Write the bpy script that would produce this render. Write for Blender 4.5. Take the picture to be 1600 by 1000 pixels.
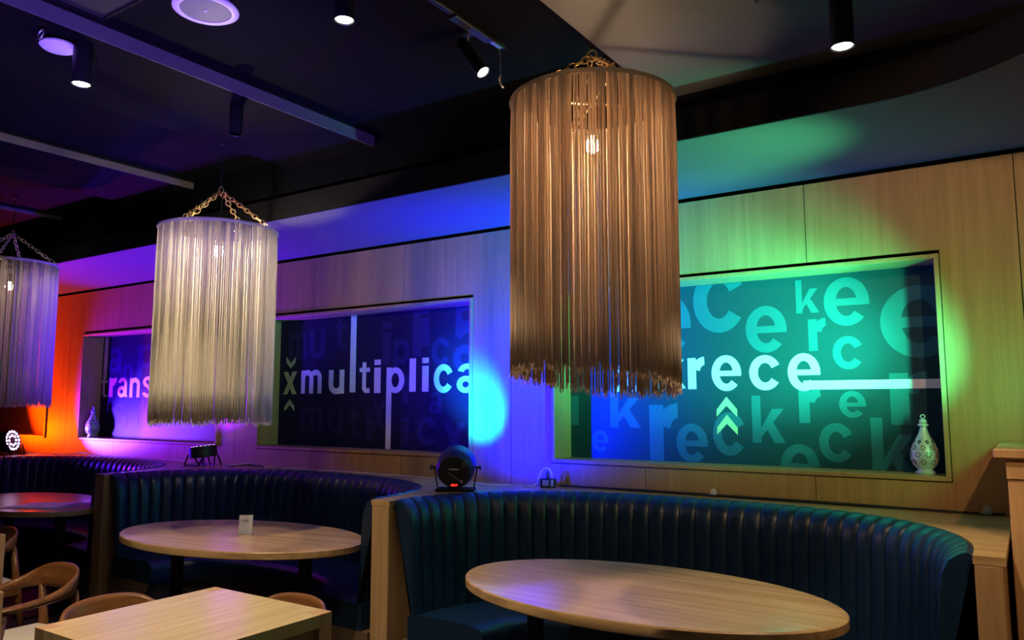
import bpy, bmesh, math, random
from mathutils import Vector, Matrix, Quaternion
for o in list(bpy.data.objects): bpy.data.objects.remove(o)
S = bpy.context.scene
COL = S.collection
R = math.radians
rnd = random.Random(7)

# ------------------------------------------------------------------ camera, world, exposure
cam = bpy.data.objects.new('camera', bpy.data.cameras.new('camera'))
COL.objects.link(cam); S.camera = cam
cam.data.sensor_width = 36.0
cam.data.lens = 1211.0 / 1600.0 * 36.0
cam.data.clip_start = 0.05
cam.location = (0, 0, 1.5)
cam.rotation_euler = (R(90 + 6.187), 0, R(33.756))
w = bpy.data.worlds.new('world'); S.world = w; w.use_nodes = True
w.node_tree.nodes['Background'].inputs[0].default_value = (0.35, 0.4, 1.0, 1)
w.node_tree.nodes['Background'].inputs[1].default_value = 0.008
S.view_settings.view_transform = 'Standard'
S.view_settings.look = 'None'
S.view_settings.gamma = 1.0
S.view_settings.use_curve_mapping = False
S.view_settings.exposure = 0.0

# light levels
E_BULB1, E_BULB2, E_BULB3 = 700, 1300, 90
E_SPOT = 90
BLUE, VIOLET, RED, GREEN = (0.0, 0.0, 1.0), (0.08, 0.0, 1.0), (1.0, 0.06, 0.0), (0.02, 1.0, 0.30)

def lamp(name, kind, loc, energy, color, parent=None, target=None, angle=60, blend=0.5, radius=0.03):
    l = bpy.data.lights.new(name, kind); l.energy = energy; l.color = color; l.shadow_soft_size = radius
    if kind == 'SPOT': l.spot_size = R(angle); l.spot_blend = blend
    o = bpy.data.objects.new(name, l); COL.objects.link(o)
    o.location = loc
    if target is not None:
        o.rotation_euler = (Vector(target) - Vector(loc)).to_track_quat('-Z', 'Y').to_euler()
    if parent is not None:
        bpy.context.view_layer.update()
        o.parent = parent; o.matrix_parent_inverse = parent.matrix_world.inverted()
    return o

# ------------------------------------------------------------------ materials
MATS = {}
def mat(name, color, rough=0.5, metal=0.0, emit=None, strength=0.0, spec=0.5, noise=0.0, nscale=20.0, bump=0.0, bscale=200.0):
    m = bpy.data.materials.new(name); m.use_nodes = True
    nt = m.node_tree; b = nt.nodes['Principled BSDF']
    b.inputs['Base Color'].default_value = (*color, 1); b.inputs['Roughness'].default_value = rough
    b.inputs['Metallic'].default_value = metal; b.inputs['Specular IOR Level'].default_value = spec
    tc = nt.nodes.new('ShaderNodeTexCoord')
    if noise > 0:
        n = nt.nodes.new('ShaderNodeTexNoise'); n.inputs['Scale'].default_value = nscale; n.inputs['Detail'].default_value = 4
        nt.links.new(tc.outputs['Object'], n.inputs['Vector'])
        mx = nt.nodes.new('ShaderNodeMix'); mx.data_type = 'RGBA'
        mx.inputs[6].default_value = (*[c * (1 - noise) for c in color], 1); mx.inputs[7].default_value = (*[min(1, c * (1 + noise)) for c in color], 1)
        nt.links.new(n.outputs['Fac'], mx.inputs[0]); nt.links.new(mx.outputs[2], b.inputs['Base Color'])
    if bump > 0:
        n2 = nt.nodes.new('ShaderNodeTexNoise'); n2.inputs['Scale'].default_value = bscale
        nt.links.new(tc.outputs['Object'], n2.inputs['Vector'])
        bp = nt.nodes.new('ShaderNodeBump'); bp.inputs['Strength'].default_value = bump; bp.inputs['Distance'].default_value = 0.002
        nt.links.new(n2.outputs['Fac'], bp.inputs['Height']); nt.links.new(bp.outputs[0], b.inputs['Normal'])
    if emit is not None:
        b.inputs['Emission Color'].default_value = (*emit, 1); b.inputs['Emission Strength'].default_value = strength
    MATS[name] = m; return m

def wood(name, c1, c2, axis='z', rough=0.42, fine=1.0, spec=0.4):
    m = bpy.data.materials.new(name); m.use_nodes = True
    nt = m.node_tree; b = nt.nodes['Principled BSDF']
    b.inputs['Roughness'].default_value = rough; b.inputs['Specular IOR Level'].default_value = spec
    tc = nt.nodes.new('ShaderNodeTexCoord'); mp = nt.nodes.new('ShaderNodeMapping')
    sc = {'x': (1.2, 30, 30), 'y': (30, 1.2, 30), 'z': (30, 30, 1.2)}[axis]
    mp.inputs['Scale'].default_value = [s * fine for s in sc]
    nt.links.new(tc.outputs['Object'], mp.inputs['Vector'])
    n = nt.nodes.new('ShaderNodeTexNoise'); n.inputs['Scale'].default_value = 1.0; n.inputs['Detail'].default_value = 6; n.inputs['Distortion'].default_value = 0.4
    nt.links.new(mp.outputs[0], n.inputs['Vector'])
    n2 = nt.nodes.new('ShaderNodeTexNoise'); n2.inputs['Scale'].default_value = 4.5; n2.inputs['Detail'].default_value = 5
    nt.links.new(mp.outputs[0], n2.inputs['Vector'])
    ad = nt.nodes.new('ShaderNodeMath'); ad.operation = 'ADD'
    mu = nt.nodes.new('ShaderNodeMath'); mu.operation = 'MULTIPLY'; mu.inputs[1].default_value = 0.4
    nt.links.new(n2.outputs['Fac'], mu.inputs[0]); nt.links.new(n.outputs['Fac'], ad.inputs[0]); nt.links.new(mu.outputs[0], ad.inputs[1])
    cr = nt.nodes.new('ShaderNodeValToRGB'); cr.color_ramp.elements[0].position = 0.5; cr.color_ramp.elements[1].position = 0.92
    cr.color_ramp.elements[0].color = (*c2, 1); cr.color_ramp.elements[1].color = (*c1, 1)
    nt.links.new(ad.outputs[0], cr.inputs[0]); nt.links.new(cr.outputs[0], b.inputs['Base Color'])
    bp = nt.nodes.new('ShaderNodeBump'); bp.inputs['Strength'].default_value = 0.08; bp.inputs['Distance'].default_value = 0.002
    nt.links.new(n2.outputs['Fac'], bp.inputs['Height']); nt.links.new(bp.outputs[0], b.inputs['Normal'])
    MATS[name] = m; return m

OAK1, OAK2 = (0.46, 0.265, 0.108), (0.36, 0.20, 0.078)
wood('veneer', OAK1, OAK2, 'z', 0.5)
wood('oak_x', (0.56, 0.36, 0.18), (0.37, 0.22, 0.10), 'x', 0.27)
wood('oak_y', (0.63, 0.50, 0.26), (0.50, 0.38, 0.18), 'y', 0.22)
wood('oak_z', (0.50, 0.31, 0.16), (0.38, 0.23, 0.11), 'z', 0.5)
wood('counter_wood', (0.58, 0.36, 0.18), (0.48, 0.28, 0.13), 'z', 0.5)
wood('chair_wood', (0.24, 0.095, 0.032), (0.12, 0.048, 0.016), 'x', 0.3)
wood('dark_wood', (0.16, 0.10, 0.065), (0.10, 0.06, 0.04), 'z', 0.5)
mat('black_paint', (0.0035, 0.0035, 0.005), 0.85, spec=0.03, noise=0.15, nscale=6)
mat('beam_lit_tone', (0.10, 0.09, 0.11), 0.6, spec=0.2, noise=0.1, nscale=6)  # lighter than the beam paint, standing in for violet light on the faces
mat('beam_paint', (0.004, 0.004, 0.005), 0.8, spec=0.03, noise=0.15, nscale=6)
mat('grey_ceiling', (0.052, 0.055, 0.062), 0.65, spec=0.2, noise=0.12, nscale=5, bump=0.15, bscale=120)
mat('soffit_paint', (0.11, 0.11, 0.11), 0.6, spec=0.2, noise=0.06, nscale=4)
mat('fascia_paint', (0.006, 0.0055, 0.008), 0.75, spec=0.08, noise=0.1, nscale=8)
mat('backing', (0.012, 0.011, 0.010), 0.8, noise=0.2)
mat('floor', (0.05, 0.045, 0.045), 0.5, noise=0.3, nscale=3)
mat('leather', (0.0055, 0.022, 0.056), 0.33, spec=0.5, noise=0.25, nscale=30, bump=0.25, bscale=300)
mat('black_metal', (0.012, 0.012, 0.014), 0.45, 0.3, noise=0.2)
mat('black_plastic', (0.015, 0.015, 0.018), 0.4, noise=0.2)
mat('navy_panel', (0.016, 0.013, 0.045), 0.5, spec=0.15, noise=0.08, nscale=8)
mat('navy_ghost', (0.028, 0.024, 0.085), 0.5, spec=0.15, noise=0.05)
mat('panel', (0.009, 0.052, 0.062), 0.5, spec=0.2, noise=0.08, nscale=8)
mat('ghost_letter', (0.02, 0.13, 0.15), 0.5, spec=0.2, noise=0.05)
mat('white_letter', (0.82, 0.82, 0.84), 0.45, noise=0.03)
mat('lime_letter', (0.50, 0.62, 0.28), 0.45, noise=0.03)
mat('brass', (0.55, 0.38, 0.18), 0.35, 0.9, noise=0.2, nscale=60)
mat('steel', (0.55, 0.55, 0.56), 0.35, 0.9, noise=0.1)
mat('white_plastic', (0.75, 0.75, 0.77), 0.45, noise=0.03)
mat('grey_plastic', (0.30, 0.30, 0.34), 0.5, noise=0.05)
mat('grille', (0.13, 0.13, 0.15), 0.55, noise=0.25, nscale=900)
mat('paper', (0.78, 0.80, 0.84), 0.6, noise=0.03)
mat('print', (0.20, 0.16, 0.22), 0.6, noise=0.1)
mat('cream_fabric', (0.62, 0.56, 0.47), 0.85, noise=0.08, nscale=60, bump=0.3)
mat('lantern_metal', (0.55, 0.62, 0.58), 0.4, 0.3, noise=0.15, nscale=50)
mat('spot_lens', (0.9, 0.9, 0.9), 0.3, emit=(1.0, 0.92, 0.85), strength=14, noise=0.01)
mat('bulb_1', (0.9, 0.8, 0.6), 0.3, emit=(1.0, 0.66, 0.36), strength=E_BULB1, noise=0.01)
mat('bulb_2', (0.9, 0.85, 0.7), 0.3, emit=(1.0, 0.82, 0.56), strength=E_BULB2, noise=0.01)
mat('bulb_3', (0.9, 0.85, 0.7), 0.3, emit=(1.0, 0.75, 0.5), strength=E_BULB3, noise=0.01)
mat('digit', (0.4, 0.02, 0.01), 0.4, emit=(1.0, 0.03, 0.015), strength=2.6, noise=0.01)
mat('led_off', (0.3, 0.3, 0.34), 0.25, noise=0.05)
mat('led_violet', (0.6, 0.5, 0.9), 0.3, emit=(0.75, 0.55, 1.0), strength=9, noise=0.01)
mat('led_blue', (0.3, 0.3, 0.9), 0.3, emit=(0.1, 0.2, 1.0), strength=9, noise=0.01)
mat('led_green', (0.3, 0.9, 0.4), 0.3, emit=(0.1, 1.0, 0.4), strength=9, noise=0.01)
mat('led_red', (0.9, 0.3, 0.2), 0.3, emit=(1.0, 0.15, 0.05), strength=9, noise=0.01)
def string_mat(name, c, tr, fac):
    m = bpy.data.materials.new(name); m.use_nodes = True; nt = m.node_tree
    out = nt.nodes['Material Output']; b = nt.nodes['Principled BSDF']
    b.inputs['Roughness'].default_value = 0.55; b.inputs['Specular IOR Level'].default_value = 0.25
    tc = nt.nodes.new('ShaderNodeTexCoord'); mp = nt.nodes.new('ShaderNodeMapping'); mp.inputs['Scale'].default_value = (90, 90, 2)
    n = nt.nodes.new('ShaderNodeTexNoise'); n.inputs['Scale'].default_value = 1.0
    nt.links.new(tc.outputs['Object'], mp.inputs[0]); nt.links.new(mp.outputs[0], n.inputs['Vector'])
    mx = nt.nodes.new('ShaderNodeMix'); mx.data_type = 'RGBA'
    mx.inputs[6].default_value = (*[k * 0.72 for k in c], 1); mx.inputs[7].default_value = (*c, 1)
    nt.links.new(n.outputs['Fac'], mx.inputs[0]); nt.links.new(mx.outputs[2], b.inputs['Base Color'])
    t = nt.nodes.new('ShaderNodeBsdfTranslucent'); t.inputs[0].default_value = (*tr, 1)
    ms = nt.nodes.new('ShaderNodeMixShader'); ms.inputs[0].default_value = fac
    nt.links.new(b.outputs[0], ms.inputs[1]); nt.links.new(t.outputs[0], ms.inputs[2]); nt.links.new(ms.outputs[0], out.inputs[0])
    MATS[name] = m
string_mat('string_cream', (0.84, 0.79, 0.70), (0.97, 0.94, 0.88), 0.6)
string_mat('string_tan', (0.82, 0.68, 0.55), (0.93, 0.78, 0.64), 0.42)
def acrylic():
    m = bpy.data.materials.new('acrylic'); m.use_nodes = True
    b = m.node_tree.nodes['Principled BSDF']; b.inputs['Base Color'].default_value = (0.9, 0.92, 0.95, 1)
    b.inputs['Roughness'].default_value = 0.1; b.inputs['Alpha'].default_value = 0.35
    MATS['acrylic'] = m
acrylic()

# ------------------------------------------------------------------ mesh helpers
class MB:
    def __init__(s): s.v = []; s.f = []
    def add(s, vs, fs, M=None):
        n = len(s.v)
        s.v += [tuple(M @ Vector(v)) if M is not None else tuple(v) for v in vs]
        s.f += [tuple(i + n for i in f) for f in fs]; return s
    def box(s, x0, x1, y0, y1, z0, z1, b=0.0, M=None, seg=1):
        if b > 0:
            bm = bmesh.new(); bmesh.ops.create_cube(bm, size=1)
            for v in bm.verts: v.co = Vector(((x0 + x1) / 2 + v.co.x * (x1 - x0), (y0 + y1) / 2 + v.co.y * (y1 - y0), (z0 + z1) / 2 + v.co.z * (z1 - z0)))
            bmesh.ops.bevel(bm, geom=bm.edges[:], offset=b, segments=seg, affect='EDGES', profile=0.5)
            bm.verts.index_update(); s.add([v.co.copy() for v in bm.verts], [[v.index for v in f.verts] for f in bm.faces], M); bm.free()
        else:
            s.add([(x0, y0, z0), (x1, y0, z0), (x1, y1, z0), (x0, y1, z0), (x0, y0, z1), (x1, y0, z1), (x1, y1, z1), (x0, y1, z1)],
                  [(0, 3, 2, 1), (4, 5, 6, 7), (0, 1, 5, 4), (1, 2, 6, 5), (2, 3, 7, 6), (3, 0, 4, 7)], M)
        return s
    def lathe(s, prof, seg=24, M=None, caps=True):
        vs = []; fs = []
        for r, z in prof:
            for k in range(seg):
                a = 2 * math.pi * k / seg; vs.append((r * math.cos(a), r * math.sin(a), z))
        for i in range(len(prof) - 1):
            for k in range(seg):
                k2 = (k + 1) % seg; fs.append((i * seg + k, i * seg + k2, (i + 1) * seg + k2, (i + 1) * seg + k))
        if caps:
            fs.append(tuple(range(seg))[::-1]); fs.append(tuple((len(prof) - 1) * seg + k for k in range(seg)))
        return s.add(vs, fs, M)
    def tube(s, pts, r, seg=8, caps=True, closed=False, radii=None):
        pts = [Vector(p) for p in pts]; n = len(pts); vs = []; fs = []
        up = None
        for i, p in enumerate(pts):
            if closed: t = pts[(i + 1) % n] - pts[i - 1]
            else: t = pts[min(i + 1, n - 1)] - pts[max(i - 1, 0)]
            t.normalize()
            if up is None:
                up = t.orthogonal().normalized()
            else:
                up = (up - t * up.dot(t))
                up = up.normalized() if up.length > 1e-6 else t.orthogonal().normalized()
            sd = t.cross(up); rr = radii[i] if radii else r
            for k in range(seg):
                a = 2 * math.pi * k / seg; vs.append(p + (up * math.cos(a) + sd * math.sin(a)) * rr)
        m = n if closed else n - 1
        for i in range(m):
            j = (i + 1) % n
            for k in range(seg):
                k2 = (k + 1) % seg; fs.append((i * seg + k, i * seg + k2, j * seg + k2, j * seg + k))
        if caps and not closed:
            fs.append(tuple(range(seg))[::-1]); fs.append(tuple((n - 1) * seg + k for k in range(seg)))
        return s.add(vs, fs)
    def cyl(s, p, q, r, seg=12, r2=None):
        return s.tube([p, q], r, seg, radii=[r, r2 if r2 is not None else r])
    def torus(s, c, Rr, r, seg=48, sub=8, M=None):
        vs = []; fs = []
        for i in range(seg):
            a = 2 * math.pi * i / seg
            for k in range(sub):
                b = 2 * math.pi * k / sub
                vs.append(((Rr + r * math.cos(b)) * math.cos(a) + c[0], (Rr + r * math.cos(b)) * math.sin(a) + c[1], c[2] + r * math.sin(b)))
        for i in range(seg):
            for k in range(sub):
                fs.append((i * sub + k, ((i + 1) % seg) * sub + k, ((i + 1) % seg) * sub + (k + 1) % sub, i * sub + (k + 1) % sub))
        return s.add(vs, fs, M)
    def prism(s, poly, y0, y1):
        # poly: (x, z) outline, extruded along y
        n = len(poly); vs = [(x, y0, z) for x, z in poly] + [(x, y1, z) for x, z in poly]
        fs = [tuple(range(n)), tuple(range(n, 2 * n))[::-1]] + [((i + 1) % n, i, n + i, n + (i + 1) % n) for i in range(n)]
        return s.add(vs, fs)
    def build(s, name, material, parent=None, smooth=False, loc=None):
        me = bpy.data.meshes.new(name); me.from_pydata([tuple(v) for v in s.v], [], s.f)
        bm = bmesh.new(); bm.from_mesh(me); bmesh.ops.recalc_face_normals(bm, faces=bm.faces[:]); bm.to_mesh(me); bm.free()
        me.materials.append(MATS[material])
        if smooth:
            for p in me.polygons: p.use_smooth = True
            if smooth != 'all': me.set_sharp_from_angle(angle=R(40))
        o = bpy.data.objects.new(name, me); COL.objects.link(o)
        if parent is not None: o.parent = parent
        if loc is not None: o.location = loc
        return o

def tag(o, label=None, cat=None, group=None, kind=None):
    if label: o['label'] = label
    if cat: o['category'] = cat
    if group: o['group'] = group
    if kind: o['kind'] = kind
    return o
def empty(name, loc=(0, 0, 0), rz=0.0):
    o = bpy.data.objects.new(name, None); COL.objects.link(o); o.empty_display_size = 0.1
    o.location = loc; o.rotation_euler = (0, 0, rz); return o
def copy_tree(o, parent=None):
    c = o.copy(); COL.objects.link(c); c.parent = parent
    for ch in o.children: copy_tree(ch, c)
    return c

# ------------------------------------------------------------------ the room shell
YW = 4.19                      # face of the veneered wall
X0, X1, Y0 = -11.5, 3.6, -3.2
o = MB().box(X0, X1, Y0, YW + 0.5, -0.1, 0.0).build('floor', 'floor'); tag(o, kind='structure')
o = MB().box(X0 - .1, X0, Y0, YW + .5, 0, 3.4).build('wall_left', 'black_paint'); tag(o, kind='structure')
o = MB().box(X1, X1 + .1, Y0, YW + .5, 0, 3.4).build('wall_right', 'black_paint'); tag(o, kind='structure')
o = MB().box(X0, X1, Y0 - .1, Y0, 0, 3.4).build('wall_front', 'black_paint'); tag(o, kind='structure')
o = MB().box(X0, X1, Y0, YW + .5, 3.10, 3.25).build('ceiling', 'black_paint'); tag(o, kind='structure')
ceiling = o
wall = MB().box(X0, X1, YW + 0.27, YW + 0.40, 0, 3.2).build('wall_back', 'backing'); tag(wall, kind='structure')

# veneer panels of the back wall, cut round the niches
NZ0, NZ1 = 1.14, 2.22
NICHES = [(-10.95, -8.80), (-8.14, -5.85), (-5.33, -3.12), (-2.50, -0.335)]
seams = [-0.01 - 0.933 * k for k in range(0, 13)][::-1] + [0.923, 1.856, 2.789, 3.6]
for a, b in zip(seams[:-1], seams[1:]):
    xs = sorted({a + .002, b - .002} | {e for n in NICHES for e in (n[0] - .004, n[1] + .004) if a + .002 < e < b - .002})
    m = MB()
    for u, v in zip(xs[:-1], xs[1:]):
        c = (u + v) / 2
        if any(n[0] - .004 < c < n[1] + .004 for n in NICHES):
            m.box(u, v, YW, YW + .02, 0.9, NZ0 - .004); m.box(u, v, YW, YW + .02, NZ1 + .018, 2.655)
        else:
            m.box(u, v, YW, YW + .02, 0.9, 2.655)
    m.build('veneer_panel', 'veneer', wall)
# niche linings
for (a, b) in NICHES:
    fr = empty('niche_frame'); fr.parent = wall
    t = 0.022
    for x0, x1, z0, z1 in ((a, b, NZ0, NZ0 + t), (a, b, NZ1 - t, NZ1), (a, a + t, NZ0 + t, NZ1 - t), (b - t, b, NZ0 + t, NZ1 - t)):
        MB().box(x0, x1, YW - .012, YW + .235, z0, z1, .002).build('lining_board', 'veneer', fr)
# soffit bulkhead over the booths with a curved front at the right
def soffit_front(x):
    if x < -0.5: return 3.235
    return 3.235 - 0.62 * ((x + 0.5) / 0.9) ** 2.3
xs = [X0 + (X1 - X0) * 0 , -9, -7, -5, -3, -1.5, -0.5] + [-0.5 + 0.09 * i / 2 for i in range(1, 25)] 
front = [(x, soffit_front(x)) for x in xs]
xe = front[-1][0]; front += [(xe + .05, front[-1][1] - .25), (xe + .06, 0.6)]
def strip(front, z0, z1, back, name, material, parent=None):
    m = MB(); n = len(front)
    vs = [(x, y, z0) for x, y in front] + [(x, y, z1) for x, y in front] + [(x, back, z0) for x, y in front] + [(x, back, z1) for x, y in front]
    fs = []
    for i in range(n - 1):
        fs += [(i, i + 1, n + i + 1, n + i), (i, 2 * n + i, 2 * n + i + 1, i + 1), (n + i, n + i + 1, 3 * n + i + 1, 3 * n + i), (2 * n + i, 3 * n + i, 3 * n + i + 1, 2 * n + i + 1)]
    fs += [(0, n, 3 * n, 2 * n), (n - 1, 3 * n - 1, 4 * n - 1, 2 * n - 1)]
    m.add(vs, fs); return m.build(name, material, parent)
sof = strip(front[:-1], 2.682, 2.70, YW + .02, 'ceiling_soffit', 'soffit_paint'); tag(sof, kind='structure')
fas = strip([(x, y - .012) for x, y in front[:-1]], 2.679, 2.818, 3.255 - 0.0, 'soffit_fascia', 'fascia_paint') if False else None
m = MB(); n = len(front)
vs = []
for (x, y) in front: vs += [(x, y - .014, 2.678), (x, y, 2.678), (x, y, 2.82), (x, y - .014, 2.82)]
fs = []
for i in range(n - 1):
    for k in range(4): fs.append((i * 4 + k, i * 4 + (k + 1) % 4, (i + 1) * 4 + (k + 1) % 4, (i + 1) * 4 + k))
m.add(vs, fs); fas = m.build('trim_1', 'fascia_paint'); tag(fas, kind='structure')
o = MB().box(X0, X1, 3.262, 3.30, 2.70, 3.10).build('trim_2', 'black_paint'); tag(o, kind='structure')   # dark upstand behind the fascia
# dropped grey ceiling panel at the right with its access hatch
pn = MB().box(-1.345, X1, Y0, 3.262, 2.90, 3.10).build('ceiling_panel', 'grey_ceiling'); tag(pn, kind='structure')
MB().box(-1.18, -0.72, 1.95, 2.625, 2.894, 2.899, .001).build('access_hatch', 'grey_ceiling', pn)
# ceiling beams
for i, (a, b, z) in enumerate(((-3.91, -3.17, 3.02), (-5.72, -4.95, 3.04), (-7.6, -6.8, 3.06), (-9.6, -8.8, 3.06))):
    o = MB().box(a, b, Y0, 3.262, z, 3.10).build('ceiling_beam', 'beam_paint'); tag(o, kind='structure')
    MB().box(b, b + .006, Y0, 3.262, z, 3.086).build('lit_tone_side', 'beam_lit_tone', o)  # thin side face, its pale colour imitates the light falling there
    MB().box(b, b + .012, Y0, 3.262, 3.086, 3.10).build('edge_bead', 'fascia_paint', o)

# ------------------------------------------------------------------ booths
BY0, BB, BA, BN = 3.10, 0.965, 1.306, 2.4
BOOTHS = [-6.980, -4.245, -1.505]
def sup(a, b, n, t):
    c, s = math.cos(t), math.sin(t)
    return (a * math.copysign(abs(c) ** (2 / n), c), b * abs(s) ** (2 / n))
def resample(a, b, n, cnt):
    raw = [sup(a, b, n, math.pi - math.pi * (i / 4000.0)) for i in range(4001)]
    L = [0.0]
    for p, q in zip(raw[:-1], raw[1:]): L.append(L[-1] + math.hypot(q[0] - p[0], q[1] - p[1]))
    out = []; j = 0
    for k in range(cnt + 1):
        s = L[-1] * k / cnt
        while j < 3999 and L[j + 1] < s: j += 1
        u = (s - L[j]) / max(1e-9, L[j + 1] - L[j]); p, q = raw[j], raw[j + 1]
        out.append((p[0] + (q[0] - p[0]) * u, p[1] + (q[1] - p[1]) * u))
    return out
NCH, SUB = 42, 8
BC = resample(BA, BB, BN, NCH * SUB)
def normal(i):
    p, q = BC[max(0, i - 2)], BC[min(len(BC) - 1, i + 2)]
    d = Vector((q[0] - p[0], q[1] - p[1])).normalized()
    return Vector((d.y, -d.x))       # towards the table
PROF = [(.150, .40, 1, 0), (.138, .55, 1, 0), (.125, .72, 1, 0), (.118, .86, 1, .05), (.108, .925, .9, .3), (.088, .972, .7, .7), (.055, .998, .4, .9), (.03, 1.006, .15, .8), (.014, .992, 0, .3)]
booth0 = empty('booth_bench', (0, BY0, 0))
for c in range(NCH):
    vs = []; fs = []
    for k in range(SUB + 1):
        i = c * SUB + k; p = BC[i]; nn = normal(i); u = k / SUB
        bul = 0.013 * max(0.0, 1 - (2 * u - 1) ** 4) ** 0.7
        for off, z, wn, wz in PROF:
            d = off - 0.013 + bul * wn
            vs.append((p[0] + nn.x * d, p[1] + nn.y * d, z + (bul * .5 - .008) * wz))
    np_ = len(PROF)
    for k in range(SUB):
        for j in range(np_ - 1): fs.append((k * np_ + j, (k + 1) * np_ + j, (k + 1) * np_ + j + 1, k * np_ + j + 1))
    # close the two seams and the back so that each channel is a solid pad
    for k in (0, SUB): fs.append(tuple(k * np_ + j for j in range(np_)))
    MB().add(vs, fs).build('back_cushion', 'leather', booth0, smooth='all' if False else True)
# seat and plinth
def loft(a_in, b_in, n_in, off_out, prof, cnt=64, y_end=0.0):
    """prof: (t, z) with t=0 at outer curve, 1 at inner curve"""
    oc = resample(BA - off_out, BB - off_out, BN, cnt); ic = resample(a_in, b_in, n_in, cnt)
    vs = []; fs = []; n = len(prof)
    for (ox, oy), (ix, iy) in zip(oc, ic):
        for t, z in prof: vs.append((ox + (ix - ox) * t, oy + (iy - oy) * t + y_end, z))
    for i in range(cnt):
        for j in range(n): fs.append((i * n + j, i * n + (j + 1) % n, (i + 1) * n + (j + 1) % n, (i + 1) * n + j))
    fs.append(tuple(range(n))); fs.append(tuple(cnt * n + j for j in range(n))[::-1])
    return MB().add(vs, fs)
loft(.735, .40, 2.6, .10, [(0, .30), (0, .425), (.15, .438), (.5, .446), (.85, .440), (.95, .430), (.99, .410), (1, .385), (1, .30)]).build('seat_cushion', 'leather', booth0, smooth=True)
loft(.765, .44, 2.6, .05, [(0, .06), (0, .30), (1, .30), (1, .06)]).build('plinth', 'dark_wood', booth0)
loft(.80, .48, 2.6, .05, [(0, .0), (0, .06), (1, .06), (1, .0)]).build('kick_base', 'black_paint', booth0)
booth_labels = ['channelled dark leather booth bench farthest left beside the red-lit wall',
                'channelled dark leather booth bench in the middle below the blue-lit niche',
                'channelled dark green leather booth bench on the right below the green-lit niche']
for i, cx in enumerate(BOOTHS):
    b = booth0 if i == 2 else copy_tree(booth0)
    b.location = (cx, BY0, 0); tag(b, booth_labels[i], 'booth', 'curved booth benches along the wall')
DIV = [(-8.40, -8.29), (-5.668, -5.555), (-2.935, -2.815), (-0.195, -0.112)]
dl = ['oak end panel of the booth at the far left', 'oak divider post between the left and the middle booth', 'oak divider post between the middle and the right booth', 'oak end panel beside the tall counter at the right']
for (a, b), l in zip(DIV, dl):
    d = empty('booth_divider', ((a + b) / 2, 3.3, 0)); h = (b - a) / 2
    MB().box(-h, h, -.24, -.20, 0, .969, .003).build('front_post', 'oak_z', d)
    MB().box(-h + .004, h - .004, -.20, .55, 0, .969).build('core_panel', 'oak_z', d)
    tag(d, l, 'divider', 'booth dividers')
# ledge behind the booths, one continuous board
cols = [(-8.42, 3.06)]
for i, cx in enumerate(BOOTHS):
    if i == 0: cols.append((cx - BA, 3.06))
    else: cols.append((cx - BA, 3.06))
    cols += [(cx + x, BY0 + y) for x, y in BC[::3]]
    cols.append((cx + BA, 3.06))
cols.append((-0.105, 3.06))
n = len(cols); vs = []; fs = []
for x, y in cols: vs += [(x, y, .970), (x, y, .998), (x, YW - .001, .970), (x, YW - .001, .998)]
for i in range(n - 1):
    for a, b in ((0, 1), (1, 3), (3, 2), (2, 0)): fs.append((i * 4 + a, i * 4 + b, i * 4 + 4 + b, i * 4 + 4 + a))
fs += [(0, 1, 3, 2), ((n - 1) * 4, (n - 1) * 4 + 2, (n - 1) * 4 + 3, (n - 1) * 4 + 1)]
led = MB().add(vs, fs).build('back_ledge', 'oak_x'); tag(led, 'long oak ledge running along the wall behind the booth backs', 'ledge')

# ------------------------------------------------------------------ tall counter at the right
ct = empty('counter', (0.5, 3.8, 0))
MB().box(-.595, .75, -.36, .385, 0, 1.300, .003).build('body', 'counter_wood', ct)
MB().box(-.635, .80, -.385, .388, 1.300, 1.334, .004).build('counter_top', 'counter_wood', ct)
MB().box(-.597, .75, -.366, -.36, 1.225, 1.300, .001).build('top_rail', 'counter_wood', ct)
tag(ct, 'tall warm oak counter at the right edge beside the booth end', 'counter')

# ------------------------------------------------------------------ wall graphics
P3 = [('x','m',-2.165,-1.991,1.576,1.734),('k','m',-1.881,-1.699,1.592,1.829),('r','m',-1.684,-1.582,1.587,1.774),('e','m',-1.54,-1.368,1.574,1.779),('c','m',-1.321,-1.155,1.576,1.772),('e','m',-1.11,-0.94,1.57,1.775),('e','b',-1.942,-1.66,1.803,2.152),('c','b',-1.641,-1.348,1.911,2.286),('e','b',-1.335,-1.108,1.786,2.049),('k','b',-1.053,-0.933,1.994,2.178),('e','b',-0.908,-0.682,1.913,2.173),('r','b',-0.994,-0.902,1.786,1.963),('c','b',-0.874,-0.728,1.682,1.858),('e','b',-0.635,-0.275,1.732,2.102),('r','b',-0.606,-0.429,1.395,1.665),('r','b',-1.059,-0.944,1.398,1.587),('e','b',-0.853,-0.722,1.428,1.568),('k','b',-1.315,-1.133,1.286,1.547),('c','b',-0.961,-0.796,1.193,1.4),('k','b',-0.705,-0.498,1.124,1.43),('e','b',-1.167,-0.963,1.046,1.284),('r','b',-1.935,-1.752,1.16,1.505),('e','b',-1.765,-1.574,1.16,1.386),('c','b',-1.542,-1.361,1.208,1.454),('k','b',-2.198,-1.99,1.356,1.611),('e','b',-2.327,-2.21,1.202,1.337),('l','b',-2.492,-2.421,1.366,1.554)]
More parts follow.
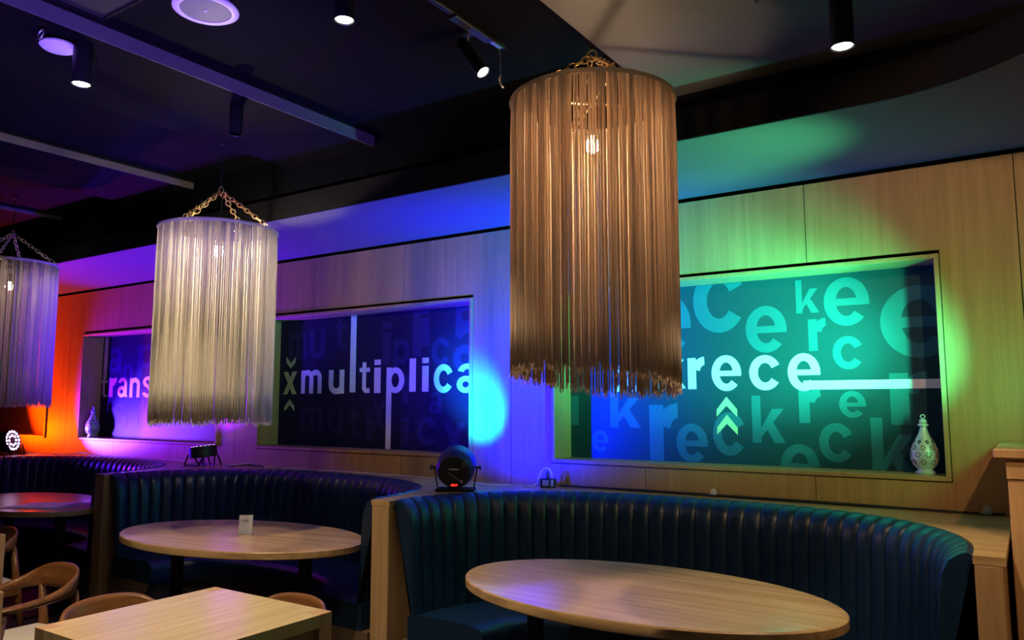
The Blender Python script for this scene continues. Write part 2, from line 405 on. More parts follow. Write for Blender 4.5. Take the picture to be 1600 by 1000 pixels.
P2 = [('x','k',-5.257,-5.089,1.581,1.769),('m','m',-5.035,-4.791,1.585,1.779),('u','m',-4.709,-4.535,1.578,1.772),('l','m',-4.473,-4.41,1.591,1.884),('t','m',-4.367,-4.257,1.585,1.824),('i','m',-4.21,-4.143,1.584,1.84),('p','m',-4.082,-3.902,1.506,1.776),('l','m',-3.852,-3.79,1.591,1.838),('i','m',-3.728,-3.667,1.59,1.839),('c','m',-3.618,-3.447,1.579,1.787),('a','m',-3.406,-3.214,1.578,1.785),('i','b',-4.13,-4.044,1.798,2.127),('p','b',-4.022,-3.855,1.721,1.987),('l','b',-3.827,-3.745,1.851,2.191),('i','b',-3.74,-3.666,1.924,2.205),('c','b',-3.645,-3.478,1.778,1.984),('l','b',-3.926,-3.857,1.497,1.72),('a','b',-3.658,-3.533,1.432,1.589),('c','b',-3.77,-3.595,1.196,1.408),('x','b',-3.529,-3.323,1.119,1.37),('i','b',-3.933,-3.851,1.181,1.402),('a','b',-3.443,-3.193,1.731,2.059),('p','b',-3.422,-3.233,2.004,2.197),('m','b',-5.199,-4.977,1.868,2.094),('u','b',-4.947,-4.765,1.871,2.109),('t','b',-4.657,-4.533,1.94,2.183),('m','b',-5.03,-4.765,1.289,1.481),('u','b',-4.712,-4.539,1.264,1.456),('t','b',-4.475,-4.357,1.239,1.467),('i','b',-4.288,-4.221,1.213,1.457),('x','b',-4.223,-4.09,1.303,1.516)]
P1 = [('t','m',-8.12,-7.997,1.568,1.788),('r','m',-7.959,-7.826,1.574,1.772),('a','m',-7.802,-7.613,1.567,1.768),('n','m',-7.579,-7.396,1.566,1.764),('s','m',-7.351,-7.163,1.564,1.773),('a','b',-8.001,-7.735,1.824,2.083),('n','b',-7.712,-7.536,1.767,1.897),('p','b',-7.465,-7.13,1.76,2.092),('s','b',-7.869,-7.587,1.263,1.508),('r','b',-7.497,-7.295,1.294,1.54)]
GLYPH = {}
def arc(cx, cy, rx, ry, wx, wy, a0, a1, n=28):
    """a bent stroke: part of an elliptic ring, angles in degrees"""
    vs = []; fs = []
    for i in range(n + 1):
        t = R(a0 + (a1 - a0) * i / n); c, s_ = math.cos(t), math.sin(t)
        vs += [(cx + rx * c, cy + ry * s_), (cx + (rx - wx) * c, cy + (ry - wy) * s_)]
    for i in range(n): fs.append((2 * i, 2 * i + 1, 2 * i + 3, 2 * i + 2))
    return vs, fs
def poly(*p): return list(p), [tuple(range(len(p)))]
def rect(x0, x1, y0, y1): return poly((x0, y0), (x1, y0), (x1, y1), (x0, y1))
DESIGN = {
 'c': [arc(.5, .5, .5, .5, .27, .22, 27, 325, 48)],
 'e': [arc(.5, .5, .5, .5, .27, .20, 0, 318, 48), rect(.20, 1.0, .42, .565)],
 'r': [rect(0, .50, 0, .97), arc(1.02, .50, .80, .50, .50, .25, 92, 165, 16)],
 'k': [rect(0, .27, 0, 1), poly((.26, .30), (.62, .72), (.96, .72), (.26, .06 + .05)), poly((.36, .40), (.56, .52), (1.0, 0), (.66, 0))],
 'x': [poly((0, 1), (.32, 1), (1, 0), (.68, 0)), poly((.68, 1), (1, 1), (.32, 0), (0, 0))],
 'm': [rect(0, .19, 0, .98), arc(.30, .66, .295, .34, .19, .22, 0, 150, 20), rect(.405, .595, 0, .67), arc(.705, .66, .295, .34, .19, .22, 0, 150, 20), rect(.81, 1, 0, .67)],
 'n': [rect(0, .30, 0, .98), arc(.5, .62, .5, .38, .30, .24, 0, 150, 24), rect(.70, 1, 0, .63)],
 'u': [rect(.70, 1, 0.02, 1), arc(.5, .38, .5, .38, .30, .24, 180, 330, 24), rect(0, .30, .37, 1)],
 'l': [rect(0, 1, 0, 1)],
 'i': [rect(0, 1, 0, .76), rect(0, 1, .84, 1)],
 't': [rect(.27, .64, .14, 1), rect(0, 1, .68, .82), arc(.70, .2, .43, .2, .37, .16, 180, 270, 12), rect(.69, 1, 0, .15)],
 'p': [rect(0, .29, 0, 1), arc(.5, .64, .5, .36, .29, .16, 0, 360, 44)],
 'a': [arc(.42, .29, .42, .29, .26, .18, 0, 360, 36), rect(.66, .94, .04, .70), arc(.49, .68, .45, .32, .28, .18, 0, 165, 24), arc(1.04, .16, .38, .16, .28, .10, 180, 262, 8)],
 's': [arc(.5, .735, .46, .265, .26, .17, 12, 272, 32), arc(.5, .275, .5, .275, .28, .18, -168, 92, 32)],
}
def glyph(ch):
    if ch not in GLYPH and ch in DESIGN:
        vs = []; fs = []
        for pi, (v, f) in enumerate(DESIGN[ch]):
            n = len(vs); vs += [(x, y, pi * .00013) for x, y in v]; fs += [tuple(i + n for i in q) for q in f]
        xs = [v[0] for v in vs]; ys = [v[1] for v in vs]
        GLYPH[ch] = ([((x - min(xs)) / (max(xs) - min(xs)), (y - min(ys)) / (max(ys) - min(ys)), d) for x, y, d in vs], fs)
    if ch not in GLYPH:
        cu = bpy.data.curves.new('glyph', 'FONT'); cu.body = ch; cu.size = 1.0; cu.offset = 0.022; cu.resolution_u = 6
        ob = bpy.data.objects.new('glyph', cu); COL.objects.link(ob)
        dg = bpy.context.evaluated_depsgraph_get(); me = bpy.data.meshes.new_from_object(ob.evaluated_get(dg))
        vs = [(v.co.x, v.co.y) for v in me.vertices]; fs = [tuple(p.vertices) for p in me.polygons]
        xs = [v[0] for v in vs]; ys = [v[1] for v in vs]
        GLYPH[ch] = ([((x - min(xs)) / (max(xs) - min(xs)), (y - min(ys)) / (max(ys) - min(ys)), 0.0) for x, y in vs], fs)
        bpy.data.objects.remove(ob); bpy.data.curves.remove(cu); bpy.data.meshes.remove(me)
    return GLYPH[ch]
YP = 4.39
def letter(ch, kind, x0, x1, z0, z1, parent, bounds, ghost):
    vs, fs = glyph(ch)
    y = YP - (0.0012 if kind == 'b' else 0.0026)
    bm = bmesh.new()
    bv = [bm.verts.new((x0 + u * (x1 - x0), y - d, z0 + v * (z1 - z0))) for u, v, d in vs]
    for f in fs:
        try: bm.faces.new([bv[i] for i in f])
        except ValueError: pass
    for co, no in (((bounds[0], 0, 0), (-1, 0, 0)), ((bounds[1], 0, 0), (1, 0, 0)), ((0, 0, bounds[2]), (0, 0, -1)), ((0, 0, bounds[3]), (0, 0, 1))):
        bmesh.ops.bisect_plane(bm, geom=bm.verts[:] + bm.edges[:] + bm.faces[:], plane_co=co, plane_no=no, clear_outer=True)
    bmesh.ops.remove_doubles(bm, verts=bm.verts[:], dist=1e-5)
    r = bmesh.ops.extrude_face_region(bm, geom=bm.faces[:])
    for e in r['geom']:
        if isinstance(e, bmesh.types.BMVert): e.co.y += 0.0010
    bmesh.ops.recalc_face_normals(bm, faces=bm.faces[:])
    me = bpy.data.meshes.new('letter'); bm.to_mesh(me); bm.free()
    me.materials.append(MATS[{'b': ghost, 'm': 'white_letter', 'k': 'lime_letter'}[kind]])
    o = bpy.data.objects.new('letter', me); COL.objects.link(o); o.parent = parent
panel_label = ['wall panel in the leftmost niche lit red behind the left pendant lamp', 'wall graphic reading trans in white letters with a violet glow',
               'wall graphic reading xmultiplica in white letters on a dark blue panel', 'wall graphic reading xkrece in white letters over faint large letters']
for i, (a, b) in enumerate(NICHES):
    g = empty('wall_graphic', (0, 0, 0)); tag(g, panel_label[i], 'wall graphic', 'printed panels in the wall niches')
    x0, x1, z0, z1 = a + .022, b - .022, NZ0 + .022, NZ1 - .022
    MB().box(x0, x1, YP, YP + .02, z0, z1).build('backing_panel', ('veneer', 'navy_panel', 'navy_panel', 'panel')[i], g)
    bd = (x0 + .002, x1 - .002, z0 + .002, z1 - .002)
    for L in ([], P1, P2, P3)[i]: letter(*L, g, bd, 'ghost_letter' if i == 3 else 'navy_ghost')
    def bar(xa, xb, za, zb): MB().box(xa, xb, YP - .0024, YP - .0008, za, zb).build('stripe', 'white_letter', g)
    if i == 3:
        bar(-1.03, x1 - .002, 1.578, 1.625)
        for dz in (0, -.102): MB().prism([(-1.516, 1.468 + dz), (-1.517, 1.428 + dz), (-1.458, 1.490 + dz), (-1.398, 1.428 + dz), (-1.397, 1.469 + dz), (-1.457, 1.541 + dz)], YP - .0026, YP - .0008).build('chevron', 'lime_letter', g)
    if i == 2:
        bar(-4.473, -4.412, 1.85, z1 - .002); bar(-4.083, -4.031, z0 + .002, 1.60)
        MB().prism([(-5.227, 1.895), (-5.225, 1.848), (-5.168, 1.796), (-5.113, 1.848), (-5.113, 1.893), (-5.168, 1.840)], YP - .0026, YP - .0008).build('chevron', 'lime_letter', g)
        MB().prism([(-5.231, 1.482), (-5.231, 1.441), (-5.169, 1.494), (-5.111, 1.441), (-5.111, 1.482), (-5.170, 1.539)], YP - .0026, YP - .0008).build('chevron', 'lime_letter', g)
    if i == 1: bar(-8.088, -8.022, 1.76, z1 - .002)

# ------------------------------------------------------------------ tables
def oval_table(c, rz, label, a=.81, b=.485):
    t = empty('oval_table', (c[0], c[1], 0), R(rz))
    vs = []; fs = []; N = 72
    prof = [(0.985, .708), (1.0, .714), (1.0, .744), (.99, .75)]
    for r, z in prof:
        for k in range(N):
            th = 2 * math.pi * k / N; vs.append((a * r * math.cos(th), b * r * math.sin(th), z))
    for i in range(3):
        for k in range(N): fs.append((i * N + k, i * N + (k + 1) % N, (i + 1) * N + (k + 1) % N, (i + 1) * N + k))
    fs.append(tuple(range(N))[::-1]); fs.append(tuple(3 * N + k for k in range(N)))
    MB().add(vs, fs).build('table_top', 'oak_x', t, smooth=True)
    for s in (-1, 1):
        MB().box(s * .50 - .028, s * .50 + .028, -.028, .028, .012, .70, .004).build('column', 'black_metal', t)
        MB().box(s * .50 - .06, s * .50 + .06, -.26, .26, 0, .014, .004).build('foot_plate', 'black_metal', t)
        MB().box(s * .50 - .12, s * .50 + .12, -.18, .18, .698, .708, .002).build('top_plate', 'black_metal', t)
    tag(t, label, 'table', 'oval oak tables in the booths'); return t
oval_table((-1.391, 2.998), -2, 'large oval oak table in the right booth, nearest the camera')
oval_table((-3.876, 2.950), 7, 'oval oak table with a small white card, in the middle booth', .825, .475)
oval_table((-6.49, 3.04), -5, 'oval oak table with a white sheet on it, in the far left booth', .80, .455)

def square_table(x0, x1, y0, y1, label):
    cx, cy = (x0 + x1) / 2, (y0 + y1) / 2; hx, hy = (x1 - x0) / 2, (y1 - y0) / 2
    t = empty('square_table', (cx, cy, 0)); L = .06
    m = MB().box(-hx, hx, -hy + L, hy - L, .705, .75); m.box(-hx + L, hx - L, hy - L, hy, .705, .75); m.box(-hx + L, hx - L, -hy, -hy + L, .705, .75)
    m.build('table_top', 'oak_y', t)
    for sx in (-1, 1):
        for sy in (-1, 1):
            xa, xb = sorted((sx * hx, sx * (hx - L))); ya, yb = sorted((sy * hy, sy * (hy - L)))
            MB().box(xa, xb, ya, yb, 0, .751, .0015).build('leg', 'oak_z', t)
    for sy in (-1, 1):
        ya, yb = sorted((sy * (hy - .02), sy * (hy - .045))); MB().box(-hx + L, hx - L, ya, yb, .66, .705).build('apron', 'oak_z', t)
    for sx in (-1, 1):
        xa, xb = sorted((sx * (hx - .02), sx * (hx - .045))); MB().box(xa, xb, -hy + L, hy - L, .66, .705).build('apron', 'oak_z', t)
    tag(t, label, 'table', 'square oak tables'); return t
square_table(-2.85, -2.165, 1.362, 2.062, 'square light oak table with flush corner legs in the left foreground')
square_table(-4.19, -3.478, 0.83, 1.535, 'oak table of which only an edge shows at the bottom left')
square_table(-5.70, -4.985, 1.49, 2.19, 'oak table corner lit violet at the left edge, middle distance')

# ------------------------------------------------------------------ chairs
def make_chair():
    t = empty('dining_chair')
    path = []
    half = [(.207, -.20, .636, .024, .056), (.210, -.13, .637, .026, .058), (.208, -.04, .643, .032, .050), (.199, .05, .656, .050, .036), (.174, .115, .674, .080, .028), (.132, .150, .688, .104, .025), (.07, .168, .694, .114, .024)]
    mid = (0, .174, .696, .116, .024)
    pts = half + [mid] + [(-x, y, z, h, th) for x, y, z, h, th in half[::-1]]
    # refine
    fine = []
    def cr(p0, p1, p2, p3, u): return tuple(.5 * (2 * b + (c - a) * u + (2 * a - 5 * b + 4 * c - d) * u * u + (3 * b - a - 3 * c + d) * u ** 3) for a, b, c, d in zip(p0, p1, p2, p3))
    for i in range(len(pts) - 1):
        p0, p1, p2, p3 = pts[max(0, i - 1)], pts[i], pts[i + 1], pts[min(len(pts) - 1, i + 2)]
        for k in range(4): fine.append(cr(p0, p1, p2, p3, k / 4))
    fine.append(pts[-1])
    vs = []; fs = []; NS = 10; n = len(fine)
    for i, (x, y, z, h, th) in enumerate(fine):
        a, b = fine[max(0, i - 1)], fine[min(n - 1, i + 1)]
        d = Vector((b[0] - a[0], b[1] - a[1], b[2] - a[2])).normalized()
        side = Vector((d.y, -d.x, 0)).normalized(); up = side.cross(d); up = up if up.z > 0 else -up
        lean = 0.18 * (h / .12)
        for k in range(NS):
            an = 2 * math.pi * k / NS; cx_ = math.copysign(abs(math.cos(an)) ** .75, math.cos(an)); sx_ = math.copysign(abs(math.sin(an)) ** .75, math.sin(an))
            e = 1.0 if 1 < i < n - 2 else .75
            vs.append(Vector((x, y, z)) + side * (cx_ * th / 2 * e) + up * (sx_ * h / 2 * e) + Vector((0, sx_ * h / 2 * lean, 0)))
    for i in range(n - 1):
        for k in range(NS): fs.append((i * NS + k, i * NS + (k + 1) % NS, (i + 1) * NS + (k + 1) % NS, (i + 1) * NS + k))
    fs.append(tuple(range(NS))); fs.append(tuple((n - 1) * NS + k for k in range(NS))[::-1])
    MB().add(vs, fs).build('crest_rail', 'chair_wood', t, smooth='all')
    for s in (-1, 1):
        MB().tube([(s * .19, -.235, 0), (s * .198, -.215, .40), (s * .207, -.175, .63)], .02, 8, radii=[.014, .022, .017]).build('leg', 'chair_wood', t, smooth='all')
        MB().tube([(s * .165, .22, 0), (s * .16, .165, .42), (s * .15, .140, .65)], .02, 8, radii=[.014, .024, .015]).build('leg', 'chair_wood', t, smooth='all')
        MB().box(s * .18 - .013, s * .18 + .013, -.20, .165, .375, .418, .004).build('side_rail', 'chair_wood', t)
    MB().box(-.18, .18, -.225, -.20, .375, .418, .004).build('front_rail', 'chair_wood', t)
    MB().box(-.16, .16, .15, .175, .375, .418, .004).build('back_rail', 'chair_wood', t)
    m = MB().box(-.19, .19, -.235, .165, .415, .462, .022, seg=3)
    m.build('seat_pad', 'cream_fabric', t, smooth=True)
    return t
chair0 = make_chair()
spots = [((-3.845, 1.79, 0), 0, 'brown wooden armchair with cream seat, fully visible at the bottom left'),
         ((-2.908, 1.715, 0), 90, 'wooden chair tucked under the left side of the foreground table'),
         ((-2.445, 1.996, 0), 0, 'wooden chair back showing behind the far edge of the foreground table'),
         ((-5.25, 2.150, 0), 0, 'dark wooden chair at the left edge beside the violet-lit table corner')]
for i, (l, rz, lab) in enumerate(spots):
    c = chair0 if i == 0 else copy_tree(chair0)
    c.location = l; c.rotation_euler = (0, 0, R(rz)); tag(c, lab, 'chair', 'wooden dining chairs')

# ------------------------------------------------------------------ fringe pendants
def link_chain(p, q, link, wire):
    p, q = Vector(p), Vector(q); d = q - p; L = d.length; n = max(2, round(L / (link * .72))); d.normalize()
    m = MB(); side = d.orthogonal().normalized(); oth = d.cross(side)
    for i in range(n):
        c = p + (q - p) * ((i + .5) / n); s = side if i % 2 else oth
        pts = []
        for k in range(10):
            a = 2 * math.pi * k / 10; pts.append(c + d * (math.cos(a) * link * .5) + s * (math.sin(a) * link * .30))
        m.tube(pts, wire, 5, closed=True)
    return m
def pendant(c, r, ztop, zbot, n, apex, zceil, bulb, zbulb, smat, metal, label, seed, rot=0.4, cap=False):
    rr = random.Random(seed)
    t = empty('pendant_lamp', (c[0], c[1], ztop))
    H = lambda z: z - ztop
    MB().torus((0, 0, 0), r, .009, 64, 8).build('top_ring', 'string_cream' if metal == 'steel' else smat, t, smooth='all')
    for k in range(2):
        a = rot + k * math.pi / 2; MB().cyl((r * math.cos(a), r * math.sin(a), 0), (-r * math.cos(a), -r * math.sin(a), 0), .005, 8).build('cross_bar', metal, t, smooth=True)
    for k in range(4):
        a = rot + k * math.pi / 2
        link_chain((r * math.cos(a) * .98, r * math.sin(a) * .98, .012), (0.012 * math.cos(a), .012 * math.sin(a), H(apex) - .012), .042, .0027).build('chain', metal, t, smooth='all')
    M = Matrix.Translation((0, 0, H(apex))) @ Matrix.Rotation(R(90), 4, 'X')
    MB().torus((0, 0, 0), .022, .004, 20, 6, M).build('hanging_ring', metal, t, smooth='all')
    if zceil - apex > .03:
        MB().cyl((0, 0, H(apex) + .02), (0, 0, H(zceil)), .003, 6).build('suspension_wire', 'black_metal', t)
    MB().lathe([(.010, H(zceil) - .012), (.014, H(zceil) - .003), (.014, H(zceil))], 20).build('ceiling_rose', 'black_metal', t, smooth=True)
    MB().cyl((0.015, 0, H(apex) - .02), (0.004, 0, H(zbulb) + .09), .0035, 6).build('lamp_cord', 'black_plastic', t)
    MB().lathe([(.012, H(zbulb) + .095), (.019, H(zbulb) + .085), (.019, H(zbulb) + .04), (.015, H(zbulb) + .032)], 16).build('lamp_socket', 'black_plastic', t, smooth=True)
    if cap: MB().lathe([(.014, H(zbulb) + .044), (.024, H(zbulb) + .040), (.028, H(zbulb) + .026), (.027, H(zbulb) + .026), (.023, H(zbulb) + .037), (.013, H(zbulb) + .041)], 24, caps=False).build('light_stop_collar', 'white_plastic', t, smooth=True)  # collar added to cut the bulb's upward light
    bp = [(.012, .034), (.014, .026), (.024, .010), (.028, -.006), (.024, -.020), (.012, -.030), (.002, -.033)]
    MB().lathe([(q, H(zbulb) + z) for q, z in bp], 16).build('bulb', bulb, t, smooth='all')
    # fringe: every string hangs from a loop over the ring
    m = MB(); SEG = 7
    for i in range(n + n * 3 // 2):
        inner = i >= n
        a = 2 * math.pi * ((i + rr.uniform(-.14, .14)) / n if not inner else rr.random())
        rad = r + (rr.uniform(-.002, .003) if not inner else rr.uniform(-.016, -.007)); zb = H(zbot(a)) + rr.uniform(-.018, .014)
        wx, wy = rr.uniform(-.003, .003), rr.uniform(-.003, .003); th = rr.uniform(.0034, .0044) if not inner else rr.uniform(.0022, .0032)
        pts = [(r * math.cos(a) * .99, r * math.sin(a) * .99, .010)]
        for k in range(1, SEG + 1):
            u = k / SEG; ra = a + math.sin(u * 2.2 + i) * .0015 * u
            pts.append((rad * math.cos(ra) + wx * u, rad * math.sin(ra) + wy * u, .004 + (zb - .004) * u))
        m.tube(pts, th, 5, radii=[th * 1.3] + [th] * (SEG - 1) + [th * 1.15])
        for q in range(3):                       # frayed end
            e = Vector(pts[-1]); m.tube([e, e + Vector((rr.uniform(-.008, .008), rr.uniform(-.008, .008), -rr.uniform(.008, .026)))], .0011, 3, caps=False)
    f = m.build('string_fringe', smat, t, smooth='all'); f['kind'] = 'stuff'
    tag(t, label, 'pendant lamp', 'string fringe pendant lamps')
    return t
F2 = Vector((-math.sin(R(33.756)), math.cos(R(33.756)))); R2 = Vector((math.cos(R(33.756)), math.sin(R(33.756))))
def zb1(a):
    d = Vector((math.cos(a), math.sin(a))); return 1.597 - .030 * d.dot(F2) - .033 * d.dot(R2)
pendant((-1.362, 2.60), .315, 2.665, zb1, 185, 2.862, 2.90, 'bulb_1', 2.50, 'string_tan', 'brass', 'large tan string fringe pendant lamp in front of the green-lit niche', 3, rot=.75)
pendant((-3.855, 2.72), .322, 2.492, lambda a: 1.412, 175, 2.735, 3.02, 'bulb_2', 2.375, 'string_cream', 'brass', 'bright cream string fringe pendant lamp over the middle booth', 5, rot=.35, cap=True)
pendant((-6.48, 2.75), .32, 2.570, lambda a: 1.51, 160, 2.815, 3.10, 'bulb_3', 2.40, 'string_cream', 'steel', 'dim string fringe pendant lamp cut off by the left edge', 9, rot=.9)

# ------------------------------------------------------------------ ceiling spotlights
def spotlight(p, dia, length, zc, label, lit=True, aim=(0, 0, -1), energy=E_SPOT, angle=70, stem=True, color=(1.0, .78, .50)):
    """p: centre of the lens"""
    t = empty('spotlight', p); r = dia / 2
    q = Vector(aim).normalized(); M = (-q).to_track_quat('Z', 'Y').to_matrix().to_4x4()
    MB().lathe([(r * .86, .006), (r, .0), (r, length * .98), (r * .94, length)], 28, M).build('housing', 'black_metal', t, smooth=True)
    MB().lathe([(r * .84, .0045), (r * .5, .0045)], 24, M).build('lens', 'spot_lens' if lit else 'black_plastic', t)
    top = M @ Vector((0, 0, length * (.98 if abs(q.z) > .98 else .72)))
    if zc - (p[2] + top.z) > .004:
        MB().cyl(tuple(top), (top.x, top.y, zc - p[2]), .0045 if stem else .012, 8).build('stem', 'steel' if abs(q.z) < .98 else 'black_metal', t)
    MB().lathe([(r * .8, zc - p[2] - .012), (r * .8, zc - p[2])], 20, Matrix.Translation((top.x, top.y, 0))).build('mount', 'black_metal', t)
    if lit:
        e = Vector(p) + q * .012
        lamp('spot_beam', 'SPOT', e, energy, color, t, e + q, angle, .35, .02)
    tag(t, label, 'spotlight', 'black cylinder spotlights'); return t
spotlight((-3.25, 1.60, 2.835), .076, .185, 3.02, 'lit black cylinder spotlight beside the white disc, upper left', energy=E_SPOT * 1.3, angle=96)
spotlight((-2.085, 1.975, 2.945), .075, .155, 3.10, 'lit black cylinder spotlight at the top edge, left of the track light')
spotlight((-0.46, 2.685, 2.690), .075, .209, 2.90, 'lit black cylinder spotlight at the upper right of the large pendant')
spotlight((-3.30, 2.40, 2.865), .066, .15, 3.02, 'unlit black cylinder spotlight above the middle pendant lamp', lit=False)
spotlight((-1.838, 2.535, 2.885), .058, .19, 3.081, 'tilted black spotlight hanging from the short track', aim=(.55, .06, -.80), energy=E_SPOT * .3, angle=44)
tr = empty('track_rail', (-1.88, 2.2, 3.1))
MB().box(-.014, .014, -.9, .545, -.018, 0, .002).build('rail', 'black_metal', tr)
MB().box(-.010, .010, .40, .52, -.024, -.018, .001).build('end_cover', 'steel', tr)
MB().box(-.022, .022, .17, .44, -.03, -.018, .003).build('adapter_box', 'black_plastic', tr)
MB().cyl((0.01, .50, -.024), (0.012, .505, -.155), .0015, 6).build('hook_wire', 'steel', tr)
MB().tube([(.012, .505, -.155), (.0, .51, -.17), (.004, .515, -.19), (.016, .52, -.21)], .005, 6).build('hook_clip', 'steel', tr, smooth='all')
tag(tr, 'short black ceiling track rail holding the tilted spotlight', 'track rail')
# unseen warm downlights added as fill for the front tables and counter side
for p, l in (((-2.75, 0.55, 2.95), 'unseen black cylinder downlight added as fill over the front tables, left of the camera'), ((0.55, 1.9, 2.70), 'unseen black cylinder downlight added as fill on the counter side, right of the camera')):
    spotlight(p, .075, .15, 3.10 if p[0] < -1.345 else 2.90, l, energy=E_SPOT * (0.8 if p[0] < -1.345 else 0.75), angle=95 if p[0] < -1.345 else 80, aim=(0, 0, -1) if p[0] < -1.345 else (-.30, 1.0, -.55), color=(1.0, .78, .50) if p[0] < -1.345 else (1.0, .62, .31))

spotlight((-0.30, 0.50, 2.72), .075, .15, 2.90, 'unseen black cylinder spotlight added above the camera to brighten the large pendant', energy=E_SPOT * .2, angle=36, aim=(-1.06, 2.1, -.72))  # added fill for the front of the large pendant, out of view

# ceiling speaker, disc, ring, vent
sp = empty('ceiling_speaker', (-2.70, 1.80, 3.10))
MB().lathe([(.128, 0), (.128, -.008), (.118, -.014), (.100, -.012), (.100, 0)], 40).build('rim', 'white_plastic', sp, smooth=True)
MB().lathe([(.100, -.003), (.100, -.009), (.04, -.011), (.002, -.0115)], 40).build('grille', 'grille', sp, smooth=True)
MB().box(-.012, .012, -.003, .003, -.0135, -.0115).build('badge', 'white_plastic', sp)
tag(sp, 'round ceiling speaker with pale rim and dark grille', 'speaker')
dc = empty('smoke_detector', (-3.325, 1.535, 3.02))
MB().lathe([(.055, 0), (.055, -.012), (.05, -.016)], 32).build('base', 'black_plastic', dc, smooth=True)
MB().lathe([(.070, -.016), (.072, -.024), (.060, -.034), (.03, -.038), (.002, -.039)], 32).build('cover', 'white_plastic', dc, smooth=True)
tag(dc, 'white round disc on the ceiling beam at the upper left', 'detector')
o = MB().torus((0, 0, 0), .022, .004, 24, 6, Matrix.Translation((-3.24, 1.425, 2.985)) @ Matrix.Rotation(R(80), 4, 'X')).build('ceiling_ring', 'steel', smooth='all'); tag(o, 'small metal ring hanging from the beam above the white disc', 'ring')
vt = empty('ceiling_vent', (-2.86, 1.1, 3.10))
MB().box(-.26, .26, -.5, .5, -.006, -.001).build('dark_opening', 'backing', vt)
m = MB().box(.26, .275, -.5, .5, -.012, -.001); m.box(-.275, -.26, -.5, .5, -.012, -.001); m.box(-.275, .275, .5, .515, -.012, -.001); m.box(-.275, .275, -.515, -.5, -.012, -.001)
m.build('vent_frame', 'fascia_paint', vt); tag(vt, 'dark rectangular ceiling vent at the top left edge', 'vent')

